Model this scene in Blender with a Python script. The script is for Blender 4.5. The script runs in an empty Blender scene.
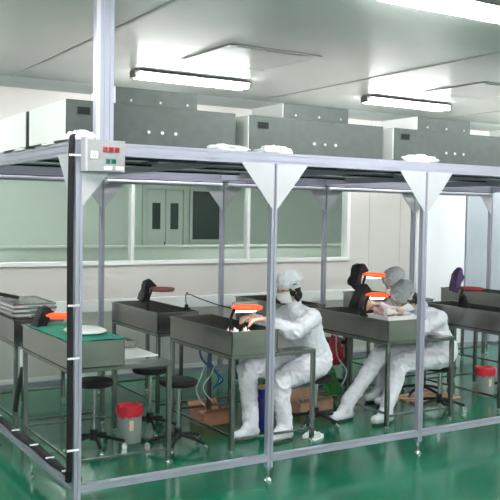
import bpy, bmesh, math, random
from mathutils import Vector, Matrix, noise
random.seed(7)
C = bpy.context.scene.collection
V = Vector
PI = math.pi

# ------------------------------------------------------------------ materials
def mat(name, col, rough=.5, metal=0., var=0., scale=8., bump=0., bscale=60., trans=0., ior=1.45,
        emit=None, estr=0., stretch=(1,1,1), rvar=0., coat=0., sss=0., spec=None):
    m = bpy.data.materials.new(name); m.use_nodes = True
    nt = m.node_tree; b = nt.nodes['Principled BSDF']
    b.inputs['Base Color'].default_value = (*col, 1)
    b.inputs['Roughness'].default_value = rough
    b.inputs['Metallic'].default_value = metal
    b.inputs['IOR'].default_value = ior
    b.inputs['Transmission Weight'].default_value = trans
    b.inputs['Coat Weight'].default_value = coat
    if spec is not None: b.inputs['Specular IOR Level'].default_value = spec
    if sss: b.inputs['Subsurface Weight'].default_value = sss; b.inputs['Subsurface Scale'].default_value = .01
    if emit:
        b.inputs['Emission Color'].default_value = (*emit, 1); b.inputs['Emission Strength'].default_value = estr
    if var or bump or rvar:
        tc = nt.nodes.new('ShaderNodeTexCoord'); mp = nt.nodes.new('ShaderNodeMapping')
        mp.inputs['Scale'].default_value = stretch
        nt.links.new(tc.outputs['Object'], mp.inputs['Vector'])
    if var or rvar:
        n = nt.nodes.new('ShaderNodeTexNoise'); n.inputs['Scale'].default_value = scale; n.inputs['Detail'].default_value = 4
        nt.links.new(mp.outputs['Vector'], n.inputs['Vector'])
    if var:
        r = nt.nodes.new('ShaderNodeMapRange'); r.inputs['From Min'].default_value = .3; r.inputs['From Max'].default_value = .7
        r.inputs['To Min'].default_value = 1 - var; r.inputs['To Max'].default_value = 1 + var
        mx = nt.nodes.new('ShaderNodeVectorMath'); mx.operation = 'SCALE'; mx.inputs[0].default_value = col
        nt.links.new(n.outputs['Fac'], r.inputs['Value']); nt.links.new(r.outputs['Result'], mx.inputs['Scale'])
        nt.links.new(mx.outputs['Vector'], b.inputs['Base Color'])
    if rvar:
        r2 = nt.nodes.new('ShaderNodeMapRange'); r2.inputs['From Min'].default_value = .3; r2.inputs['From Max'].default_value = .7
        r2.inputs['To Min'].default_value = max(.02, rough - rvar); r2.inputs['To Max'].default_value = rough + rvar
        nt.links.new(n.outputs['Fac'], r2.inputs['Value']); nt.links.new(r2.outputs['Result'], b.inputs['Roughness'])
    if bump:
        n2 = nt.nodes.new('ShaderNodeTexNoise'); n2.inputs['Scale'].default_value = bscale; n2.inputs['Detail'].default_value = 3
        bp = nt.nodes.new('ShaderNodeBump'); bp.inputs['Strength'].default_value = bump; bp.inputs['Distance'].default_value = .01
        nt.links.new(mp.outputs['Vector'], n2.inputs['Vector']); nt.links.new(n2.outputs['Fac'], bp.inputs['Height'])
        nt.links.new(bp.outputs['Normal'], b.inputs['Normal'])
    return m

M = dict(
 alu=mat('anodised aluminium', (.365,.37,.45), .40, .3, var=.04, scale=3, stretch=(1,1,.1)),
 alu_d=mat('aluminium slot', (.30,.31,.36), .5, .4),
 galv=mat('galvanised steel', (.085,.10,.093), .5, .35, var=.10, scale=14),
 panelw=mat('white coated panel', (.54,.54,.57), .45, var=.02),
 side_lit=mat('lit side face', (.90,.91,.88), .4),  # near-white colour stands in for strong light on the left faces
 steel=mat('brushed stainless steel', (.33,.325,.31), .24, .95, var=.07, scale=3, stretch=(1,1,3), rvar=.03),
 dsteel=mat('frame stainless steel', (.24,.25,.24), .25, .95, var=.08, scale=9),
 chrome=mat('chrome', (.62,.63,.64), .14, 1.),
 floor=mat('green epoxy', (.001,.128,.064), .17, 0, var=.10, scale=1.3, rvar=.02, bump=.02, bscale=3, spec=.45),
 wall=mat('cream wall panel', (.63,.605,.57), .45, var=.015, scale=2),
 ceil=mat('pale ceiling panel', (.55,.59,.55), .22, .12, var=.03, scale=1.2, bump=.02, bscale=2),
 ceil_d=mat('ceiling seam strip', (.33,.35,.33), .5),
 cove=mat('grey cove trim', (.46,.49,.47), .4, .3),
 whitet=mat('white trim', (.86,.87,.85), .4),
 bwall=mat('white door leaf', (.93,.93,.96), .5),
 blueg=mat('blue grey panel', (.40,.44,.49), .5, var=.02),
 glass=mat('window glass', (.88,.955,.90), 0.0, 0, trans=1., ior=1.12),
 gwall=mat('green tinted far wall', (.70,.75,.70), .6, var=.02),
 gdoor=mat('far door leaf', (.74,.78,.74), .5),
 gdark=mat('dark far glass', (.06,.09,.085), .15),
 tube=mat('fluorescent tube', (1,1,1), .5, emit=(.97,.985,1), estr=42.),
 fixw=mat('lamp housing', (.8,.8,.8), .35),
 fixd=mat('lamp end cap', (.18,.18,.17), .5),
 black=mat('black rubber', (.006,.006,.008), .75, var=.2, scale=20),
 blackp=mat('black vinyl', (.008,.007,.009), .7, var=.1, scale=20),
 purple=mat('dark violet hood', (.045,.02,.09), .5),
 suit=mat('white cleanroom fabric', (.70,.70,.76), .75, var=.02, scale=12, bump=.9, bscale=17),
 capw=mat('white cap fabric', (.70,.71,.76), .8, bump=.25, bscale=60),
 capg=mat('grey cap fabric', (.40,.42,.44), .8, bump=.25, bscale=60),
 skin=mat('skin', (.66,.40,.28), .5, sss=.15, var=.04, scale=30),
 hair=mat('black hair', (.012,.009,.008), .45, bump=.4, bscale=120, stretch=(1,1,.2)),
 maskm=mat('white mask paper', (.9,.9,.92), .8),
 eye=mat('dark eye', (.01,.008,.008), .2),
 sole=mat('dark shoe sole', (.03,.05,.03), .6),
 red=mat('red plastic switch', (.55,.03,.04), .35),
 green=mat('green plastic switch', (.01,.27,.17), .35),
 orange=mat('orange red plastic', (.95,.06,.015), .35, emit=(1,.10,.03), estr=.6),
 redoff=mat('dark red plastic', (.25,.015,.02), .4),
 brownoff=mat('brown red plastic', (.30,.11,.09), .4),
 lamp=mat('lit lamp bulb', (1,1,1), .5, emit=(1,.97,.9), estr=26.),
 white=mat('white plastic', (.85,.85,.86), .4),
 wcloth=mat('white cotton', (.88,.87,.85), .9, bump=.3, bscale=80),
 tcloth=mat('teal green cloth', (.01,.22,.15), .7, bump=.3, bscale=50),
 board=mat('white board', (.85,.85,.82), .35),
 card=mat('brown cardboard', (.42,.19,.11), .8, var=.12, scale=10),
 cardp=mat('pale cardboard', (.50,.30,.20), .8, var=.12, scale=10),
 bucket=mat('translucent grey bucket', (.60,.66,.64), .25, trans=.55, ior=1.2),
 redbag=mat('red plastic bag', (.62,.03,.05), .3, bump=.6, bscale=30),
 greenbag=mat('green plastic bag', (.02,.16,.03), .35, bump=.5, bscale=30),
 bluep=mat('dark blue plastic', (.012,.018,.20), .35, var=.15, scale=14),
 hoseb=mat('blue hose', (.03,.09,.28), .35),
 hosew=mat('pale hose', (.62,.64,.62), .35),
 pink=mat('pinkish product', (.52,.33,.30), .5, var=.25, scale=25),
 seal=mat('black seal strip', (.02,.02,.035), .6),
 filt=mat('filter grille', (.80,.81,.80), .6, var=.04, scale=40),
)

# ------------------------------------------------------------------ mesh helpers
def nb(): return bmesh.new()
def bx(bm, x0,x1,y0,y1,z0,z1, mtx=None):
    vs=[bm.verts.new(V((x,y,z))) for x in (x0,x1) for y in (y0,y1) for z in (z0,z1)]
    if mtx is not None:
        for v in vs: v.co = mtx @ v.co
    for f in ((0,1,3,2),(4,6,7,5),(0,4,5,1),(2,3,7,6),(0,2,6,4),(1,5,7,3)): bm.faces.new([vs[i] for i in f])
    return bm
def frame_of(d):
    d=d.normalized(); a=V((0,0,1)) if abs(d.z)<.9 else V((1,0,0))
    u=d.cross(a).normalized(); return u, d.cross(u).normalized()
def cyl(bm, p0, p1, r0, r1=None, seg=16, cap=True):
    p0=V(p0); p1=V(p1); r1=r0 if r1 is None else r1
    u,w=frame_of(p1-p0); A=[];B=[]
    for i in range(seg):
        a=2*PI*i/seg; d=u*math.cos(a)+w*math.sin(a)
        A.append(bm.verts.new(p0+d*r0)); B.append(bm.verts.new(p1+d*r1))
    for i in range(seg):
        j=(i+1)%seg; bm.faces.new((A[i],A[j],B[j],B[i]))
    if cap: bm.faces.new(A[::-1]); bm.faces.new(B)
    return bm
def tube(bm, pts, r, seg=10, ridged=0., res=1):
    P=[V(p) for p in pts]
    if res>1:
        Q=[]
        for i in range(len(P)-1):
            a=P[max(i-1,0)];b=P[i];c=P[i+1];d=P[min(i+2,len(P)-1)]
            for k in range(res):
                t=k/res
                Q.append(.5*((2*b)+(c-a)*t+(2*a-5*b+4*c-d)*t*t+(3*b-a-3*c+d)*t**3))
        Q.append(P[-1]); P=Q
    prev=None; rings=[]; u=None
    for i,p in enumerate(P):
        d=(P[min(i+1,len(P)-1)]-P[max(i-1,0)]).normalized()
        if u is None: u,_=frame_of(d)
        u=(u-d*u.dot(d)).normalized(); w=d.cross(u)
        rr=r*(1+(ridged if i%2 else 0))
        rings.append([bm.verts.new(p+(u*math.cos(2*PI*k/seg)+w*math.sin(2*PI*k/seg))*rr) for k in range(seg)])
    for a,b in zip(rings,rings[1:]):
        for k in range(seg):
            j=(k+1)%seg; bm.faces.new((a[k],a[j],b[j],b[k]))
    bm.faces.new(rings[0][::-1]); bm.faces.new(rings[-1])
    return bm
def lathe(bm, prof, c=(0,0,0), seg=28, closed_top=True):
    c=V(c); R=[]
    for (r,z) in prof:
        R.append([bm.verts.new(c+V((r*math.cos(2*PI*k/seg), r*math.sin(2*PI*k/seg), z))) for k in range(seg)])
    for a,b in zip(R,R[1:]):
        for k in range(seg):
            j=(k+1)%seg; bm.faces.new((a[k],a[j],b[j],b[k]))
    bm.faces.new(R[0][::-1])
    if closed_top: bm.faces.new(R[-1])
    return bm
def prism(bm, poly, thick_vec):
    t=V(thick_vec); A=[bm.verts.new(V(p)) for p in poly]; B=[bm.verts.new(V(p)+t) for p in poly]
    n=len(A); bm.faces.new(A[::-1]); bm.faces.new(B)
    for i in range(n):
        j=(i+1)%n; bm.faces.new((A[i],A[j],B[j],B[i]))
    return bm
def obj(name, bm, m, parent=None, bevel=0., smooth=False, loc=None, rot=None, sub=0):
    bmesh.ops.recalc_face_normals(bm, faces=bm.faces)
    me=bpy.data.meshes.new(name); bm.to_mesh(me); bm.free()
    if smooth:
        for p in me.polygons: p.use_smooth=True
    for mm in (m if isinstance(m,(list,tuple)) else [m]): me.materials.append(mm)
    o=bpy.data.objects.new(name, me); C.objects.link(o)
    if parent: o.parent=parent
    if loc is not None: o.location=loc
    if rot is not None: o.rotation_euler=rot
    if bevel:
        b=o.modifiers.new('bevel','BEVEL'); b.width=bevel; b.segments=2; b.limit_method='ANGLE'; b.angle_limit=.6
        if smooth or True:
            for p in me.polygons: p.use_smooth=False
    if sub:
        s=o.modifiers.new('sub','SUBSURF'); s.levels=sub; s.render_levels=sub
    return o
def smooth_angle(o, a=.6):
    me=o.data
    for p in me.polygons: p.use_smooth=True
    bm=bmesh.new(); bm.from_mesh(me)
    for e in bm.edges:
        if len(e.link_faces)==2 and e.calc_face_angle(0)>a: e.smooth=False
    bm.to_mesh(me); bm.free(); return o
def ob(name, bm, m, parent=None, **k):
    return smooth_angle(obj(name,bm,m,parent,**k))
def thing(name, label, cat, loc=(0,0,0), rz=0, group=None):
    o=bpy.data.objects.new(name,None); C.objects.link(o); o.location=loc; o.rotation_euler=(0,0,rz); o.empty_display_size=.1
    o['label']=label; o['category']=cat
    if group: o['group']=group
    return o
def tag(o, label, cat, group=None):
    o['label']=label; o['category']=cat
    if group: o['group']=group
    return o
def struct(name, bm, m, parent=None, **k):
    o=ob(name,bm,m,parent,**k)
    if parent is None: o['kind']='structure'
    return o
def kids(o): return [c for c in bpy.data.objects if c.parent is o]
def dup(root, loc, label, rz=None, group=None):
    def rec(o,p):
        c=o.copy(); C.objects.link(c); c.parent=p
        for k in kids(o): rec(k,c)
        return c
    r=rec(root,None); r.location=loc; r['label']=label
    if rz is not None: r.rotation_euler=(0,0,rz)
    if group: r['group']=group
    return r

# ------------------------------------------------------------------ room shell
WY=3.98; CZ=3.25; X0,X1,Y0=-5.0,11.5,-8.5
WL,WR,WB,WT=-2.55,5.18,1.30,2.40       # window opening
struct('floor', bx(nb(),X0,X1,Y0,WY,-.12,0), M['floor'])
struct('ceiling', bx(nb(),X0,X1,Y0,WY+.0,CZ,CZ+.1), M['ceil'])
b=nb()
bx(b,X0,WL,WY,WY+.12,0,CZ); bx(b,WR,X1,WY,WY+.12,0,CZ); bx(b,WL,WR,WY,WY+.12,0,WB); bx(b,WL,WR,WY,WY+.12,WT,CZ)
struct('wall_back', b, M['wall'])
struct('wall_left', bx(nb(),X0-.1,X0,Y0,WY,0,CZ), M['wall'])
struct('wall_right', bx(nb(),X1,X1+.1,Y0,WY,0,CZ), M['wall'])
struct('wall_front', bx(nb(),X0,X1,Y0-.1,Y0,0,CZ), M['wall'])
# cove at ceiling, baseboard, rubbing strip
struct('trim_1', prism(nb(),[(X0,WY,CZ),(X0,WY-.10,CZ),(X0,WY-.085,CZ-.04),(X0,WY-.03,CZ-.085),(X0,WY,CZ-.10)],(X1-X0,0,0)), M['cove'])
struct('baseboard_back', bx(nb(),X0,X1,WY-.02,WY,0,.07), M['whitet'], bevel=.004)
struct('trim_2', bx(nb(),X0,5.32,WY-.05,WY,.745,.885), M['whitet'], bevel=.008)
# wall panel joints
b=nb()
for x in (-3.2,5.55,6.1): bx(b,x,x+.006,WY-.002,WY+.01,.07,CZ-.1)
struct('trim_3', b, M['cove'])
# ceiling seams
b=nb()
for x in (-2.3,.69,3.69,6.7,9.7): bx(b,x-.012,x+.012,Y0,WY-.1,CZ-.004,CZ+.01)
struct('trim_4', b, M['ceil_d'])
# main window : frame, mullions, panes
w=thing('window_1','', 'window',(0,0,0)); del w['label']; del w['category']; w['kind']='structure'
b=nb(); bx(b,WL,WR,WY-.02,WY+.10,WB-.035,WB+.01); bx(b,WL,WR,WY-.02,WY+.10,WT-.02,WT+.03)
bx(b,WR-.02,WR+.035,WY-.02,WY+.10,WB-.035,WT+.03); bx(b,WL-.03,WL+.02,WY-.02,WY+.10,WB-.035,WT+.03)
ob('window_frame', b, M['whitet'], w, bevel=.004)
mull=[-1.0,.545,2.09,3.635]
for x in mull: ob('mullion', bx(nb(),x-.02,x+.02,WY-.01,WY+.08,WB,WT), M['whitet'], w, bevel=.003)
edges=[WL]+mull+[WR]
for a,c in zip(edges,edges[1:]): ob('pane', bx(nb(),a+.018,c-.018,WY+.03,WY+.038,WB+.005,WT-.01), M['glass'], w)
# bright white door leaf and blue-grey leaf on the right
d=thing('door_1','', 'door'); del d['label']; del d['category']; d['kind']='structure'
ob('door_leaf', bx(nb(),6.45,7.33,WY-.035,WY,.01,2.36), M['bwall'], d, bevel=.004)
ob('door_frame', bx(nb(),6.38,6.44,WY-.045,WY,0,2.42), M['whitet'], d, bevel=.004)
d=thing('door_2','', 'door'); del d['label']; del d['category']; d['kind']='structure'
ob('door_leaf', bx(nb(),7.34,8.7,WY-.06,WY,.01,2.42), M['blueg'], d, bevel=.004)
ob('door_frame', bx(nb(),8.7,8.76,WY-.07,WY,0,2.46), M['cove'], d, bevel=.004)

# ------------------------------------------------------------------ the room seen through the window
FY=10.0
struct('floor', bx(nb(),-4,13,WY+.12,FY,-.1,0), M['floor'])
struct('ceiling', bx(nb(),-4,13,WY+.12,FY,3.0,3.1), M['ceil'])
struct('wall_far', bx(nb(),-4,13,FY,FY+.1,0,3.0), M['gwall'])
b=nb(); bx(b,-4.1,-4,WY+.12,FY,0,3.0); struct('wall_far_left', b, M['gwall'])
b=nb(); bx(b,13,13.1,WY+.12,FY,0,3.0); struct('wall_far_right', b, M['gwall'])
d=thing('door_3','', 'door'); del d['label']; del d['category']; d['kind']='structure'
for (a,c) in ((5.0,5.37),(5.39,5.76)):
    lf=ob('door_leaf', bx(nb(),a,c,FY-.05,FY-.001,.01,2.3), M['gdoor'], d, bevel=.004)
    ob('vision_panel', bx(nb(),a+.10,c-.10,FY-.056,FY-.049,1.54,2.05), M['gdark'], lf)
b=nb(); bx(b,4.90,4.99,FY-.07,FY,0,2.38); bx(b,5.77,5.86,FY-.07,FY,0,2.38); bx(b,4.99,5.77,FY-.07,FY,2.31,2.38); bx(b,5.372,5.388,FY-.03,FY,0,2.3)
ob('door_frame', b, M['gwall'], d, bevel=.003)
b=nb(); cyl(b,(5.35,FY-.09,1.18),(5.35,FY-.09,1.30),.012); cyl(b,(5.35,FY-.09,1.2),(5.35,FY-.05,1.2),.01); ob('door_handle', b, M['fixd'], d)
d=thing('window_2','', 'window'); del d['label']; del d['category']; d['kind']='structure'
ob('window_frame', bx(nb(),5.93,6.68,FY-.03,FY-.001,1.28,2.36), M['gdoor'], d, bevel=.004)
ob('pane', bx(nb(),5.99,6.62,FY-.036,FY-.031,1.34,2.30), M['gdark'], d)
pp=struct('wall_partition', bx(nb(),-4,13,6.0,6.08,0,1.37), M['gwall'])
ob('cap_strip', bx(nb(),-4,13,5.98,6.10,1.37,1.40), M['whitet'], pp)

# ------------------------------------------------------------------ ceiling lights
def make_light(label, loc):
    t=thing('fluorescent_ceiling_light', label, 'ceiling light', loc, 0, 'fluorescent ceiling lights')
    b=nb(); bx(b,-.66,.66,-.035,.035,-.035,0); ob('housing', b, M['fixd'], t, bevel=.004)
    b=nb()
    prism(b,[(-.62,-.115,-.03),(-.62,.115,-.03),(-.62,.035,-.004),(-.62,-.035,-.004)],(1.24,0,0))
    ob('reflector', b, M['fixw'], t)
    for s in (-1,1):
        ob('tube', cyl(nb(),(-.61,s*.062,-.058),(.61,s*.062,-.058),.022,seg=14), M['tube'], t)
    for s in (-1,1):
        ob('end_cap', bx(nb(),s*.64-.022,s*.64+.022,-.06,.06,-.075,-.01), M['fixd'], t, bevel=.006)
    return t
LG=[(2.18,2.72,'fluorescent ceiling light above the near left fan units by the window wall'),
    (5.05,2.72,'fluorescent ceiling light above the right hand fan unit'),
    (2.18,-.95,'fluorescent ceiling light cut off by the top right corner of the view'),
    ]
l0=make_light(LG[0][2],(LG[0][0],LG[0][1],CZ-.004))
for x,y,lb in LG[1:]: dup(l0,(x,y,CZ-.004),lb)
for y in (2.72,-.95,-4.6,-7.3):
    for x in (-3.6,-.75,2.18,5.05,7.95,10.3):
        if (x,y) in [(2.18,2.72),(5.05,2.72),(2.18,-.95)]: continue
        dup(l0,(x,y,CZ-.004),'twin tube fluorescent ceiling light outside the framed view')
for (x,y) in [(0,5.0),(5,5.0),(2.4,7.4),(9.5,6.0),(-2,8)]:  # unseen lamps added to brighten the partition and the far room
    dup(l0,(x,y,2.996),'added fluorescent ceiling light brightening the room behind the glass', group='added lights behind the glass')
# ceiling return-air panels
def vent(label,x,y):
    t=thing('ceiling_air_panel',label,'ceiling vent',(x,y,CZ-.003))
    b=nb(); w_=.92;
    for (a,c,e,f) in ((0,w_,0,.03),(0,w_,w_-.03,w_),(0,.03,0,w_),(w_-.03,w_,0,w_)): bx(b,a,c,e,f,-.006,0)
    ob('frame',b,M['ceil'],t,bevel=.002)
    ob('panel',bx(nb(),.03,w_-.03,.03,w_-.03,-.003,0),M['ceil'],t)
    b=nb()
    for i in range(9): bx(b,.10+i*.08,.16+i*.08,.05,.09,-.006,-.002)
    ob('slots',b,M['ceil_d'],t)
vent('square ceiling air panel in front of the left lit ceiling light',1.68,1.10)
vent('square ceiling air panel in front of the right lit ceiling light',4.74,1.22)

# ------------------------------------------------------------------ clean booth frame
ZT=2.288; BW=3.17; PS=1.4
NX=6            # posts at X = 0 .. 7.0
bf=thing('clean_booth_frame','silver aluminium profile booth frame with white corner gussets around the workbenches','booth frame',(0,0,0))
def profile_post(b, x,y,z0,z1,h=.0225):
    # a square extrusion with a slot on each face
    g=.004; s=.006
    pts=[(-h,-h),(-g,-h),(-g,-h+s),(g,-h+s),(g,-h),(h,-h),(h,-g),(h-s,-g),(h-s,g),(h,g),(h,h),(g,h),(g,h-s),(-g,h-s),(-g,h),(-h,h),(-h,g),(-h+s,g),(-h+s,-g),(-h,-g)]
    prism(b,[(x+p[0],y+p[1],z0) for p in pts],(0,0,z1-z0))
def beam_x(b,x0,x1,y,z0,z1,h=.02):
    n=2 if z1-z0>.06 else 1; g=.004; s=.006
    zs=[]; hh=(z1-z0)/n
    left=[(-h,z0)]
    for i in range(n):
        c=z0+hh*(i+.5); left+=[(-h,c-g),(-h+s,c-g),(-h+s,c+g),(-h,c+g)]
    left+=[(-h,z1)]
    right=[(-p[0],p[1]) for p in left[::-1]]
    prism(b,[(x0,y+p[0],p[1]) for p in left+right],(x1-x0,0,0))
def beam_y(b,y0,y1,x,z0,z1,h=.02):
    n=2 if z1-z0>.06 else 1; g=.004; s=.006; hh=(z1-z0)/n
    left=[(-h,z0)]
    for i in range(n):
        c=z0+hh*(i+.5); left+=[(-h,c-g),(-h+s,c-g),(-h+s,c+g),(-h,c+g)]
    left+=[(-h,z1)]
    right=[(-p[0],p[1]) for p in left[::-1]]
    prism(b,[(x+p[0],y0,p[1]) for p in left+right],(0,y1-y0,0))
XE=PS*(NX-1)
for k in range(NX):
    for y in (0,BW):
        b=nb(); profile_post(b,k*PS,y,.10,2.208); ob('post',b,M['alu'],bf,)
        b=nb(); cyl(b,(k*PS,y,.03),(k*PS,y,.10),.008,seg=10); lathe(b,[(.001,0),(.028,0),(.028,.012),(.010,.03),(.001,.03)],(k*PS,y,0),seg=16)
        cyl(b,(k*PS,y,.07),(k*PS,y,.085),.016,seg=6)
        ob('levelling_foot',b,M['chrome'],bf)
for y in (0,BW):
    b=nb(); beam_x(b,-.0225,XE+.0225,y,2.208,ZT,.02); ob('top_beam',b,M['alu'],bf)
    for k in range(NX-1):
        b=nb(); beam_x(b,k*PS+.0225,(k+1)*PS-.0225,y,.145,.19,.0225); ob('bottom_beam',b,M['alu'],bf)
for x in (0,XE):
    b=nb(); beam_y(b,.022,BW-.022,x,2.208,ZT); ob('top_beam',b,M['alu'],bf)
    b=nb(); beam_y(b,.024,BW-.024,x,.145,.19,.0225); ob('bottom_beam',b,M['alu'],bf)
for x in (0,):
    for y in (.9,1.8,2.5):
        b=nb(); cyl(b,(x,y,.03),(x,y,.145),.008,seg=10); lathe(b,[(.001,0),(.028,0),(.028,.012),(.010,.03),(.001,.03)],(x,y,0),seg=16); ob('levelling_foot',b,M['chrome'],bf)
for k in range(1,NX-1):
    b=nb(); beam_y(b,.022,BW-.022,k*PS,2.228,ZT); ob('cross_beam',b,M['alu'],bf)
# gussets : white triangular plates both sides of every post
def gusset(x,y,s,g=.275):
    yy=y-.024 if y<1 else y-.024
    prism_b=prism(nb(),[(x+s*.012,yy,2.214),(x+s*g,yy,2.214),(x+s*.030,yy,2.214-.30),(x+s*.012,yy,2.214-.31)],(0,-.004 ,0))
    ob('gusset_plate',prism_b,M['panelw'],bf)
for k in range(NX):
    for y in (0,BW):
        if k>0: gusset(k*PS,y,-1)
        if k<NX-1: gusset(k*PS,y,1)
for y,s in ((0,1),(BW,-1)):
    ob('gusset_plate',prism(nb(),[(-.024,y+s*.012,2.214),(-.024,y+s*.30,2.214),(-.024,y+s*.03,1.90),(-.024,y+s*.012,1.89)],(-.004,0,0)),M['panelw'],bf)
# curtain rails with black seal under the roof
for y in (.10,BW-.10,):
    ob('curtain_rail',bx(nb(),.05,XE-.05,y-.007,y+.007,2.196,2.206),M['seal'],bf)
for y in (1.10,1.95,2.78):
    ob('seal_strip',bx(nb(),.03,XE-.03,y-.007,y+.007,2.270,2.287),M['seal'],bf)
# roof support rails carrying the filter units
for y in (.26,1.10,1.95,2.80):
    b=nb(); beam_x(b,.022,XE-.022,y,2.288-.0,2.30,.03); ob('support_rail',b,M['alu'],bf)

# internal light tubes (off)
def inner_lamp(label,x,y):
    t=thing('booth_light_batten',label,'light batten',(x,y,2.178),0,'unlit light battens in the booth roof')
    ob('diffuser',cyl(nb(),(-.64,0,0),(.64,0,0),.026,seg=18),mat_diff,t)
    for s in (-1,1): ob('end_cap',cyl(nb(),(s*.64,0,0),(s*.665,0,0),.029,seg=18),M['white'],t)
    for s in (-.4,.4): ob('bracket',bx(nb(),s-.01,s+.01,-.008,.008,.020,.030),M['alu_d'],t)
    return t
mat_diff=mat('lavender diffuser',(.60,.58,.68),.35)
il=inner_lamp('unlit light batten under the booth roof at left end',.70,BW-.03)
for i,x in enumerate((2.1,3.5,4.9,6.3)):
    dup(il,(x,BW-.03,2.178),['','unlit light batten under the roof between second and third rear posts','unlit light batten under the roof between third and fourth rear posts','unlit light batten under the roof near the fourth rear post','unlit light batten under the roof at the right end'][i+1])

# ------------------------------------------------------------------ fan filter units on the roof
def make_ffu(loc,label,group='fan filter units on the booth roof',motor=True,W_=1.25,D=.76,disp=True,disp_x=.12):
    t=thing('fan_filter_unit',label,'fan filter unit',loc,0,group)
    H=.275
    ob('housing',bx(nb(),.004,W_,.0,D,.012,H),M['galv'],t,bevel=.004)
    ob('lit_side_face',bx(nb(),-.004,.004,.004,D-.004,.02,H-.004),M['side_lit'],t,bevel=.002)  # thin slab that paints the light onto the left face
    ob('filter_grille',bx(nb(),.03,W_-.03,.03,D-.03,.0,.012),M['filt'],t)
    if motor:
        mh=ob('motor_housing',bx(nb(),.408,1.03,.17,.62,H,H+.135),M['galv'],t,bevel=.004)
        ob('lit_side_face',bx(nb(),.400,.408,.172,.618,H+.002,H+.133),M['side_lit'],mh)
        for px_ in (.52,.74,.95): ob('rivet',cyl(nb(),(px_,.165,H+.05),(px_,.172,H+.05),.009,seg=10),M['panelw'],mh)
    if disp:
        c=ob('controller',bx(nb(),disp_x-.046,disp_x+.046,-.006,.0,H-.094,H-.041),M['galv'],t)
        ob('display',bx(nb(),disp_x-.042,disp_x+.042,-.009,-.006,H-.09,H-.045),M['black'],c)
    for i in range(3):
        ob('knob',cyl(nb(),(W_*.46+i*.10,-.008,.10),(W_*.46+i*.10,0,.10),.011,seg=10),M['white'],t)
    return t
zf=2.301
f0=make_ffu((.02,.30,zf),'grey fan filter unit at left end of the roof, behind the tall white column')
dup(f0,(1.38,.30,zf),'grey fan filter unit second from left on the front edge, centre of the roof')
dup(f0,(2.74,.30,zf),'grey fan filter unit at the right end of the front row in view')
dup(f0,(4.10,.30,zf),'fan filter unit of the front row just beyond the right image edge')
dup(f0,(5.46,.30,zf),'last fan filter unit of the front row, far right end of the roof')
f1=make_ffu((.02,1.15,zf),'fan filter unit in the second row, end face coloured as brightly lit showing at the left edge',motor=False,disp=False)
for i,x in enumerate((1.38,2.74,4.10,5.46)): dup(f1,(x,1.15,zf),'second row fan filter unit hidden behind the front row',group='second row fan filter units')
for i,x in enumerate((.02,1.38,2.74,4.10,5.46)): dup(f1,(x,2.0,zf),'rear row fan filter unit hidden behind the others' if i else 'rear row fan filter unit with end face coloured as brightly lit cut by the left image edge',group='rear row fan filter units')

# vertical column to the ceiling
t=thing('ceiling_column','tall pale aluminium column rising from the front roof beam to the ceiling','column',(.155,.0,ZT))
b=nb(); hx,hy=.055,.03
prism(b,[(-hx,-hy,0),(-.02,-hy,0),(-.018,-hy+.006,0),(-.006,-hy+.006,0),(-.004,-hy,0),(.004,-hy,0),(.006,-hy+.006,0),(.03,-hy+.006,0),(.032,-hy,0),(hx,-hy,0),(hx,hy,0),(-hx,hy,0)],(0,0,CZ-ZT-.002))
ob('column_profile',b,M['alu'],t)
ob('white_cover',bx(nb(),-hx-.004,-hx+.022,-hy-.004,-hy+.001,.0,CZ-ZT-.01),M['panelw'],t)

# control box
t=thing('control_box','small grey switch box with three red and two green rockers at the front corner','control box',(.015,-.024,2.105))
hb=ob('housing',bx(nb(),.0,.245,-.075,-.002,0,.19),mat('box grey',(.36,.36,.37),.45,.2,var=.06,scale=40),t,bevel=.004)
ob('side_flange',bx(nb(),-.012,.004,-.082,-.002,.0,.205),M['panelw'],t,bevel=.002)
for i in range(3):
    s=ob('rocker_switch',bx(nb(),.100+i*.038,.130+i*.038,-.084,-.075,.118,.150),M['red'],t,bevel=.003)
    s['label']='red rocker switch'
    ob('rocker',bx(nb(),.107+i*.038,.123+i*.038,-.089,-.083,.124,.144),mat('dark red rocker',(.16,.01,.015),.3) if i==0 else bpy.data.materials['dark red rocker'],s)
for i in range(2):
    s=ob('rocker_switch',bx(nb(),.118+i*.038,.146+i*.038,-.084,-.075,.050,.080),M['green'],t,bevel=.003)
    s['label']='green rocker switch'
    ob('rocker',bx(nb(),.124+i*.038,.140+i*.038,-.089,-.083,.056,.074),mat('dark green rocker',(.006,.09,.08),.3) if i==0 else bpy.data.materials['dark green rocker'],s)
so=ob('socket',bx(nb(),.022,.070,-.082,-.075,.075,.122),M['white'],t,bevel=.003)
b=nb()
for dx,dz in ((.040,.093),(.052,.093),(.046,.108)): bx(b,dx-.002,dx+.002,-.084,-.082,dz-.006,dz+.004)
ob('socket_slots',b,M['fixd'],so)
for i in range(2): ob('label_strip',bx(nb(),.108+i*.075,.160+i*.075,-.079,-.075,.012,.035),M['white'],t)

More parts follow.
